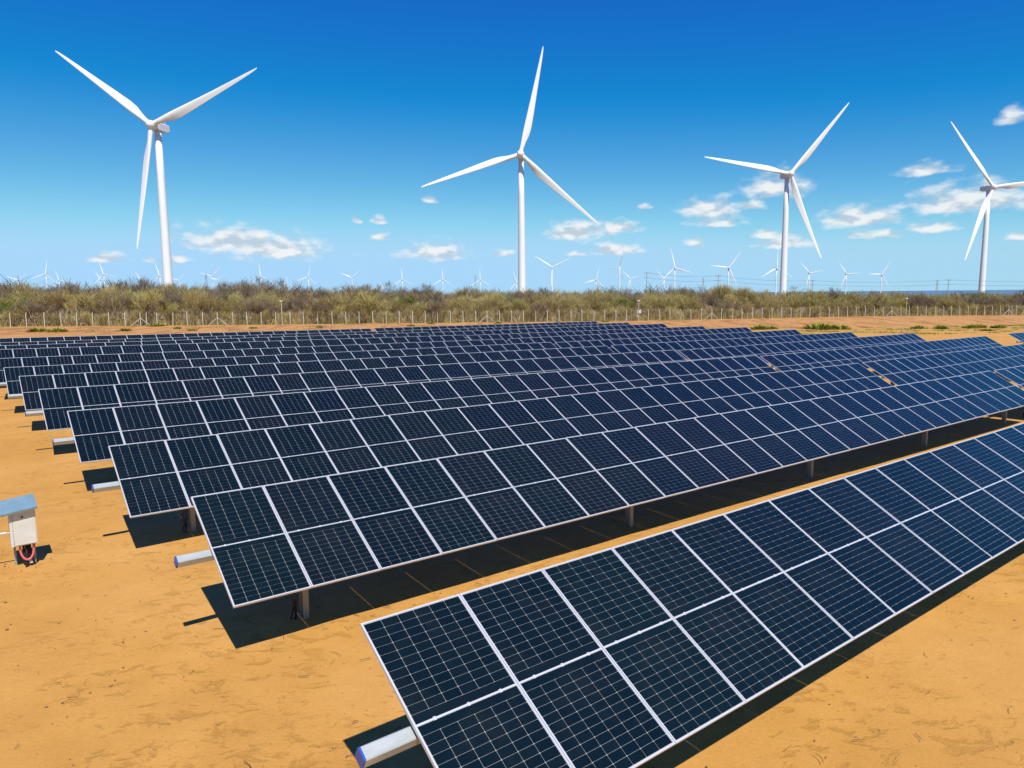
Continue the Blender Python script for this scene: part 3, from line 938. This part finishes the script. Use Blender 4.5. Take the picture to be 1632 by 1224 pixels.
kind('dry', (11, 12, 13, 14, 15, 16), 6.5, 4.0, 9, 2400, 320, 0.075, M_DRY, M_OLIVE)
kind('bare', (21, 22, 23, 24), 7.0, 5.0, 6, 2600, 60, 0.07, M_GREYTW, M_DRY)
kind('olive', (31, 32, 33), 6.2, 4.6, 7, 1500, 2500, 0.095, M_DRY, M_OLIVE)
kind('green', (41, 42), 5.5, 4.6, 6, 500, 4200, 0.10, M_OLIVE, M_GREEN)
kind('yellow', (51,), 5.0, 4.6, 6, 500, 3600, 0.10, M_OLIVE, M_YELLOW)
kind('low', (61, 62, 63, 64), 3.6, 3.6, 10, 1500, 200, 0.07, M_DRY, M_OLIVE)


def tree(name, kindname, u, w, h, label, group, rotz=None, variant=None, squash=1.0):
    p = FENCE0 + FE * u + FN * w
    lst = KINDS[kindname]; tr, cw, arr = lst[variant % len(lst) if variant is not None else jr.randrange(len(lst))]
    h0 = arr[0][:, 2].max(); s = h / h0
    root = thing(name, label, 'tree', (p.x, p.y, gz(p.x, p.y) - 0.05), group)
    root.rotation_euler.z = rotz if rotz is not None else jr.uniform(0, 6.28)
    root.scale = (s * squash, s * squash, s)
    link('trunk', tr, root); link('crown', cw, root)
    return root


G1 = 'dry scrub trees behind the fence'
LAB = {'dry': ('dry_tree', 'many-stemmed dry tan tree in the thicket behind the wire fence'),
       'bare': ('bare_tree', 'leafless grey-brown tree in the thicket behind the wire fence'),
       'olive': ('olive_tree', 'olive-leaved bushy tree in the thicket behind the wire fence'),
       'low': ('scrub_bush', 'low pale-stemmed bush right behind the wire fence')}
GRP = {'dry': 'dry tan trees behind the fence', 'bare': 'leafless trees behind the fence', 'olive': 'olive bushy trees behind the fence', 'low': 'low bushes behind the fence'}


def wood_height(u):
    return np.interp(u, [-20, 15, 40, 60, 75, 110, 145, 165, 185, 205, 240], [8.5, 8.4, 8.0, 7.5, 7.1, 7.2, 7.2, 7.5, 7.3, 6.3, 5.9])


STRETCH = [(0, 'left of the double post'), (23, 'right of the double post'), (36, 'below the long cloud'),
           (56, 'left of the central tower'), (92, 'right of the central tower'), (136, 'around the bushy hump'), (160, 'right of the third tower'),
           (195, 'left of the last tower'), (217, 'by the right edge')]


def where_u(u):
    t = STRETCH[0][1]
    for a, n_ in STRETCH:
        if u >= a: t = n_
    return t


def lab_tree(k, u, line):
    adj = {'dry': 'dry tan tree', 'bare': 'leafless grey-brown tree', 'olive': 'olive-leaved tree', 'low': 'low pale-stemmed bush'}[k]
    ln = ('at the fence', 'behind the fence bushes', 'in mid thicket', 'in the thicket\'s back', 'at the thicket\'s far side')[line]
    return adj + ' ' + ln + ', ' + where_u(u), GRP[k] + ', ' + ln + ', ' + where_u(u)


count = 0
# first line: low bushes and pale stems by the fence; then three lines of taller trees
u = -16.0
while u < 246:
    tree(LAB['low'][0], 'low', u, jr.uniform(1.8, 3.6), jr.uniform(2.8, 4.2), *lab_tree('low', u, 0), squash=jr.uniform(0.9, 1.3)); count += 1
    u += jr.uniform(3.6, 6.2)
for line, (w0, w1, step, hf) in enumerate(((4, 8, 3.3, 0.80), (9, 15, 3.7, 0.93), (17, 27, 4.6, 1.02), (30, 44, 6.0, 1.06)), 1):
    u = -16.0
    while u < 250:
        k = jr.choices(('dry', 'bare', 'olive'), (0.3, 0.2, 0.5) if u > 162 else (0.78, 0.10, 0.12) if w0 < 8 else ((0.56, 0.32, 0.12) if w0 < 16 else (0.26, 0.66, 0.08)))[0]
        hh = wood_height(u) * hf * jr.uniform(0.84, 1.10)
        tree(LAB[k][0], k, u, jr.uniform(w0, w1), hh, *lab_tree(k, u, line), squash=jr.uniform(0.95, 1.3)); count += 1
        u += jr.uniform(step * 0.75, step * 1.25)
# the trees that stand out
SPEC = [('green_tree', 'green', 1.5, 5.5, 5.6, 'fresh green bush at the far left behind the fence'),
        ('olive_tree', 'olive', 27.0, 5.0, 6.0, 'dark olive rounded tree right behind the double fence post on the left'),
        ('olive_tree', 'olive', 34.5, 5.0, 5.6, 'dark olive rounded tree beside the braced post on the left'),
        ('olive_tree', 'olive', 63.0, 5.0, 7.2, 'tall olive domed tree under the Y-bladed distant turbine'),
        ('green_tree', 'green', 72.0, 12.0, 6.9, 'green-topped tree below the grey bare treetop'),
        ('bare_tree', 'bare', 78.0, 30.0, 9.0, 'grey bare treetop rising above the wood left of the central tower'),
        ('bare_tree', 'bare', 16.6, 42.0, 10.6, 'wide leafless tree standing against the base of the big left tower'),
        ('bare_tree', 'bare', 12.0, 44.0, 10.0, 'leafless treetop left of the base of the big left tower'),
        ('bare_tree', 'bare', 39.0, 34.0, 10.6, 'bare spreading treetop, highest of the left wood'),
        ('bare_tree', 'bare', 43.5, 36.0, 10.2, 'bare treetop beside the highest one of the left wood'),
        ('bare_tree', 'bare', 68.0, 34.0, 9.6, 'small bare treetop between the Y-bladed turbine and the grey treetop'),
        ('green_tree', 'green', 97.0, 22.0, 7.2, 'small green crown just left of the central tower'),
        ('green_tree', 'green', 120.4, 9.0, 5.8, 'bright green rounded crown standing alone right of the central tower'),
        ('dry_tree', 'dry', 150.0, 12.0, 8.6, 'tall bushy hump of dry tree under the distant turbine right of centre'),
        ('dry_tree', 'dry', 153.5, 14.0, 8.0, 'dense tan tree forming the right side of the bushy hump'),
        ('yellow_tree', 'yellow', 195.0, 5.0, 4.8, 'yellow-green blossoming tree left of the right lamp pole'),
        ('green_tree', 'green', 264.0, 46.0, 7.2, 'fresh green spreading crown left of the last big tower'),
        ('olive_tree', 'olive', 208.0, 8.0, 5.4, 'broad dark olive tree right of the right lamp pole'),
        ('olive_tree', 'olive', 187.0, 6.0, 4.8, 'flat olive crown left of the yellow-green tree')]
SPEC += [('pale_bare_tree', 'bare', 5.5, 1.6, 5.2, 'pale leafless tree with fanned stems right at the fence on the far left'),
         ('pale_bare_tree', 'bare', 42.0, 1.7, 5.6, 'pale forked leafless tree at the fence left of the left lamp pole'),
         ('pale_bare_tree', 'bare', 53.0, 1.8, 5.0, 'pale thin leafless tree at the fence right of the left lamp pole'),
         ('pale_bare_tree', 'bare', 76.5, 1.8, 4.8, 'pale leafless tree at the fence left of the braced centre post'),
         ('pale_bare_tree', 'bare', 99.0, 1.7, 4.4, 'pale leaning leafless tree at the fence right of the central tower'),
         ('pale_bare_tree', 'bare', 144.0, 1.7, 4.4, 'pale slanted leafless tree at the fence below the bushy hump')]
for nm, k, u, w, h, lab in SPEC:
    tree(nm, k, u, w, h, lab, 'trees that stand out of the scrub', squash=1.25)

# the wood beyond, too dense to count: one mass of the same crowns
def far_wood():
    VV = []; FF = []; MM = []; base = 0
    g = np.random.default_rng(99)
    slots = {'dry': 0, 'bare': 2, 'olive': 4}
    pool = []
    for k in ('dry', 'bare', 'bare', 'bare', 'olive'):
        for (tr, cw, arr) in KINDS[k]:
            V, F, MI = arr
            q = V.reshape(-1, 4, 3)
            sel = g.permutation(len(q))[:170]
            qq = q[sel].copy(); c = qq.mean(1, keepdims=True)
            qq = c + (qq - c) * np.array([3.4, 3.4, 2.2])         # fewer, larger sprays far away
            pool.append((qq, MI[sel] + slots[k]))
    n = 2600
    w = 44 + (g.random(n) ** 2.1) * 1500
    u = g.uniform(-0.62, 1.45, n) * (240 + w * 0.95) - 10 - w * 0.15
    for i in range(n):
        qq, mi = pool[g.integers(0, len(pool))]
        p = FENCE0 + FE * float(u[i]) + FN * float(w[i])
        h = float(wood_height(np.clip(u[i], -20, 240))) * g.uniform(0.75, 1.18) / 6.6
        a = g.uniform(0, 6.28); c, s = math.cos(a), math.sin(a); sx = h * g.uniform(1.1, 1.5)
        x, y, z = qq[..., 0], qq[..., 1], qq[..., 2]
        o = np.stack([(x * c - y * s) * sx + p.x, (x * s + y * c) * sx + p.y, z * h + gz(p.x, p.y)], -1)
        VV.append(o.reshape(-1, 3)); MM.append(mi)
    V = np.concatenate(VV); F = np.arange(len(V)).reshape(-1, 4)
    me = np_mesh('scrub_wood', V, F, [M_DRY, M_OLIVE, M_GREYTW, M_DRY, M_DRY, M_OLIVE], np.concatenate(MM))
    o = link('scrub_wood', me)
    tag(o, 'grey-brown dry scrub wood stretching away to the horizon', 'scrub', kind='stuff')


far_wood()

# undergrowth at the foot of the thicket
g = np.random.default_rng(5); n = 16000
uu = g.uniform(-18, 250, n); ww = 0.6 + g.random(n) ** 1.6 * 16
px = FENCE0.x + FE.x * uu + FN.x * ww; py = FENCE0.y + FE.y * uu + FN.y * ww; pz = ground_z(px, py)
hgt = g.uniform(0.4, 2.1, n) * (0.6 + 0.4 * np.sin(uu * 0.7) ** 2); a = g.uniform(0, 6.28, n); wd = g.uniform(0.015, 0.05, n)
lx, ly = g.normal(0, .35, n), g.normal(0, .35, n)
V = np.stack([np.stack([px - np.cos(a) * wd, py - np.sin(a) * wd, pz - .05], -1), np.stack([px + np.cos(a) * wd, py + np.sin(a) * wd, pz - .05], -1),
              np.stack([px + lx + np.cos(a) * wd * .4, py + ly + np.sin(a) * wd * .4, pz + hgt], -1), np.stack([px + lx - np.cos(a) * wd * .4, py + ly - np.sin(a) * wd * .4, pz + hgt], -1)], 1)
tag(link('undergrowth', np_mesh('undergrowth', V.reshape(-1, 3), np.arange(n * 4).reshape(-1, 4), [M_DRY, M_OLIVE], g.integers(0, 4, n) // 3)), 'dry grass and stalks at the foot of the thicket', 'undergrowth', kind='stuff')

# ------------------------------------------------------------------ weeds on the sand before the bank
def weed_mesh(seed, n=150):
    g = np.random.default_rng(seed)
    a = g.uniform(0, 6.28, n); r0 = g.random(n) ** 0.7 * 0.75; lean = g.uniform(0.1, 0.9, n); h = g.uniform(0.15, 0.75, n) * (1.15 - r0); w = g.uniform(0.03, 0.075, n)
    bx, by = np.cos(a) * r0, np.sin(a) * r0
    tx, ty = bx + np.cos(a) * lean * h * 1.3, by + np.sin(a) * lean * h * 1.3
    s = np.stack([-np.sin(a) * w, np.cos(a) * w, 0 * w], -1)
    B = np.stack([bx, by, 0 * h - 0.03], -1); T = np.stack([tx, ty, h], -1); Mm = (B + T) / 2 + np.stack([0 * h, 0 * h, h * .15], -1)
    V = np.concatenate([np.stack([B - s * .4, B + s * .4, Mm + s, Mm - s], 1), np.stack([Mm - s, Mm + s, T + s * .1, T - s * .1], 1)])
    return np_mesh('weed_tuft', V.reshape(-1, 3), np.arange(len(V) * 4).reshape(-1, 4), M_WEED)


WEEDS = [weed_mesh(s) for s in (1, 2, 3)]
# (along the fence, behind the fence (negative: before it), size)
WS = [(128, -34, 2.2), (131, -33, 1.6), (139, -35, 3.0), (141.5, -34, 3.0), (143, -36, 2.2), (160, -36, 1.7), (163, -38, 1.8), (166, -35, 1.4), (171, -37, 1.9), (174, -36, 2.0), (176, -38, 1.5), (180, -35, 1.3),
      (160, -50, 1.2), (167, -55, 1.4), (173, -49, 1.3), (182, -44, 1.3), (187, -40, 1.5), (192, -47, 1.2), (198, -52, 1.3), (181, -58, 1.4), (203, -44, 1.1),
      (12, -17, 1.6), (15, -18, 1.8), (3, -20, 1.4), (24, -16.5, 1.2), (31, -12, 1.1), (34, -17, 1.0), (26, -2.5, 1.4), (43, -13, 0.9), (54, -13, 0.9), (70, -12, 0.9), (85, -14, 1.0), (88, -6, 1.0), (100, -7, 1.0), (75, -4, 1.0), (112, -3, 0.8)]
for u, w, s in WS:
    p = FENCE0 + FE * u + FN * w
    o = link('weed_tuft', WEEDS[jr.randrange(3)], loc=(p.x, p.y, gz(p.x, p.y)), rot=(0, 0, jr.uniform(0, 6.28))); o.scale = (s * jr.uniform(.8, 1.5), s * jr.uniform(.8, 1.2), s * 0.62)
    big = 'large green weed bush' if s > 2.5 else ('green weed clump' if s > 1.5 else 'small weed tuft')
    at = 'before the bank right of the panels' if (u > 120 and w > -43) else ('on the flat sand beyond the right ends of the rows' if u > 120 else ('at the foot of the fence' if w > -8 else 'on the sand behind the last row') + (' on the left' if u < 50 else ' at the centre'))
    tag(o, big + ' ' + at, 'weed', big + ' ' + at)

# small clods and stones on the sand
g = np.random.default_rng(77); V = []; F = []; n = 2600
yy = 4.5 + 32 * g.random(n) ** 1.6; xx = g.uniform(-0.78, 0.75, n) * yy + g.uniform(-1, 1, n); zz = ground_z(xx, yy)
oct_v = np.array([(1, 0, 0), (-1, 0, 0), (0, 1, 0), (0, -1, 0), (0, 0, 1), (0, 0, -1)], float)
oct_f = np.array([(0, 2, 4), (2, 1, 4), (1, 3, 4), (3, 0, 4), (2, 0, 5), (1, 2, 5), (3, 1, 5), (0, 3, 5)])
r_ = 0.006 + 0.022 * g.random(n) ** 4
vv = oct_v[None] * g.uniform(0.6, 1.3, (n, 6, 1)) * r_[:, None, None] * np.array([1, 1, 0.7]) + np.stack([xx, yy, zz + 0.012], -1)[:, None]
M_CLOD = mat('earth_clod', (0.38, 0.20, 0.07), 0.95)
tag(link('sand_clods', np_mesh('sand_clods', vv.reshape(-1, 3), (oct_f[None] + 6 * np.arange(n)[:, None, None]).reshape(-1, 3), M_CLOD)), 'small earth clods scattered over the orange sand', 'clods', kind='stuff')

# sparse grass on the sandy strip between the array and the bank
g = np.random.default_rng(15); V = []
for (u0, u1, w0, w1, n) in ((118, 225, -62, -29, 16000), (-10, 110, -20, -8, 2600), (-10, 235, -2.5, 0.6, 2500)):
    uu = g.uniform(u0, u1, n * 3); ww = g.uniform(w0, w1, n * 3)
    px = FENCE0.x + FE.x * uu + FN.x * ww; py = FENCE0.y + FE.y * uu + FN.y * ww
    keep = np.where(soft_noise(px, py, 0.45, 8) + 0.6 * soft_noise(px, py, 1.7, 9) > 0.27)[0][:n]
    px, py = px[keep], py[keep]; n = len(px); pz = ground_z(px, py)
    h = g.uniform(0.06, 0.26, n); a = g.uniform(0, 6.28, n); w = g.uniform(0.02, 0.06, n); lx, ly = g.normal(0, .12, n), g.normal(0, .12, n)
    cx, cy = np.cos(a) * w, np.sin(a) * w
    V.append(np.stack([np.stack([px - cx, py - cy, pz - .02], -1), np.stack([px + cx, py + cy, pz - .02], -1), np.stack([px + lx + cx * .3, py + ly + cy * .3, pz + h], -1), np.stack([px + lx - cx * .3, py + ly - cy * .3, pz + h], -1)], 1))
V = np.concatenate(V)
tag(link('dry_grass', np_mesh('dry_grass', V.reshape(-1, 3), np.arange(len(V) * 4).reshape(-1, 4), [M_WEED, M_OLIVE], g.integers(0, 2, len(V)))), 'sparse green and dry grass on the sand', 'grass', kind='stuff')

# twigs and straw lying about on the sand
b = MB(); r = random.Random(21)
def clear_of(p): return True
for i in range(520):
    y = 4.5 + 34 * r.random() ** 1.7; x = r.uniform(-0.75, 0.72) * y + r.uniform(-1, 1)
    z = gz(x, y) + 0.035; a = r.uniform(0, 6.28); L = r.uniform(0.04, 0.17) * (1.8 if r.random() < .06 else 1)
    bend = r.uniform(-.9, .9); pts = [Vector((x, y, z))]
    for k in range(3):
        a += bend * 0.5; pts.append(pts[-1] + Vector((math.cos(a), math.sin(a), r.uniform(-.05, .12))) * L / 3)
    b.tube(pts, r.uniform(0.0022, 0.005), 3, cap=False)
tag(link('twig_litter', b.mesh('twig_litter', M_TWIG)), 'dark dry twigs scattered over the orange sand', 'litter', kind='stuff')

# ------------------------------------------------------------------ combiner box on its post
BP = Vector((-9.58, 13.72, 0)); bg0 = gz(BP.x, BP.y)
box = thing('combiner_box', 'white electrical cabinet under a tilted tin roof sheet tinted with sky reflection on the sand', 'electrical box',
            mat4=Matrix.Translation((BP.x, BP.y, bg0)) @ Matrix((D, NV, UP)).transposed().to_4x4())
Wc, Dc, Z0, Z1 = 0.215, 0.14, 0.455, 1.175
b = MB(); b.box((-Wc, -Dc, Z0), (Wc, Dc, Z1)); link('cabinet', b.mesh('cabinet', M_BEIGE), box)
b = MB(); b.box((-Wc + 0.055, -Dc - 0.018, Z0 + 0.02), (Wc - 0.012, -Dc - 0.001, Z1 - 0.02)); door = link('door', b.mesh('door', M_WHITE), box)
b = MB(); b.box((-Wc, -Dc - 0.016, Z0), (-Wc + 0.048, -Dc - 0.001, Z1)); link('side_strip', b.mesh('side_strip', M_WHITE), box)
b = MB(); b.box((-0.02, -Dc - 0.034, Z1 - 0.17), (0.012, -Dc - 0.019, Z1 - 0.14)); link('lock', b.mesh('lock', M_BLACK), door)
for hz_ in (Z0 + 0.1, Z1 - 0.1):
    b = MB(); b.tube([(-Wc + 0.052, -Dc - 0.022, hz_ - 0.03), (-Wc + 0.052, -Dc - 0.022, hz_ + 0.03)], 0.008, 6); link('hinge', b.mesh('hinge', M_STEEL), door)
b = MB(); rm = Matrix.Translation((-0.03, -0.03, Z1 + 0.09)) @ Matrix.Rotation(R(-6), 4, 'Y') @ Matrix.Rotation(R(17), 4, 'X')
b.box((-0.33, -0.27, -0.006), (0.27, 0.25, 0.006), 0, rm); b.box((-0.33, -0.276, -0.04), (0.27, -0.270, 0.006), 0, rm); b.box((0.270, -0.276, -0.03), (0.276, 0.25, 0.006), 0, rm)
link('roof_sheet', b.mesh('roof_sheet', M_ROOF), box)
for sx in (-0.15, 0.17):
    b = MB(); b.box((sx - 0.02, Dc + 0.002, -0.3), (sx + 0.02, Dc + 0.042, Z1 + 0.10)); link('post', b.mesh('post', M_POST), box)
for sx, zo in ((-0.27, -0.03), (0.205, 0.02)):
    b = MB(); b.tube([(sx, -0.17, Z1 + 0.02 + zo), (sx, 0.12, Z1 + 0.105 + zo)], 0.016, 6); link('roof_bracket', b.mesh('roof_bracket', M_BLACK), box)
pts = [(-0.075 + 0.11 * (1 - math.cos(t)), -0.06 - 0.05 * math.sin(t), 0.36 - 0.21 * math.sin(t)) for t in np.linspace(0, math.pi, 15)]
b = MB(); b.tube([(pts[0][0], pts[0][1], Z0)] + pts + [(pts[-1][0], pts[-1][1], Z0)], 0.019, 10); link('conduit_loop', b.mesh('conduit_loop', M_RED, smooth=True), box)
for (sx, sy, ex, ey) in ((-0.02, 0.0, 0.05, -0.05), (0.05, 0.02, 0.10, 0.05), (0.02, -0.04, 0.0, -0.10), (0.09, 0.04, 0.16, 0.0)):
    b = MB(); b.tube([(sx, sy, Z0), (sx + 0.01, sy, 0.22), ((sx + ex) / 2, (sy + ey) / 2, 0.1), (ex, ey, -0.05)], 0.02, 8); link('cable', b.mesh('cable', M_BLACK, smooth=True), box)
b = MB(); b.tube([(0.07, -0.03, 0.13), (0.09, -0.06, 0.05)], 0.03, 10); link('cable_gland', b.mesh('cable_gland', M_STEEL), box)
b = MB(); b.tube([(-Wc, 0.0, 0.72), (-1.9, 0.02, 0.70)], 0.022, 8); b.tube([(-1.9, 0.02, 0.72), (-1.9, 0.02, -0.1)], 0.022, 8); link('cable_pipe', b.mesh('cable_pipe', M_WHITE), box)

print('trees', count, 'objects', len(bpy.data.objects))
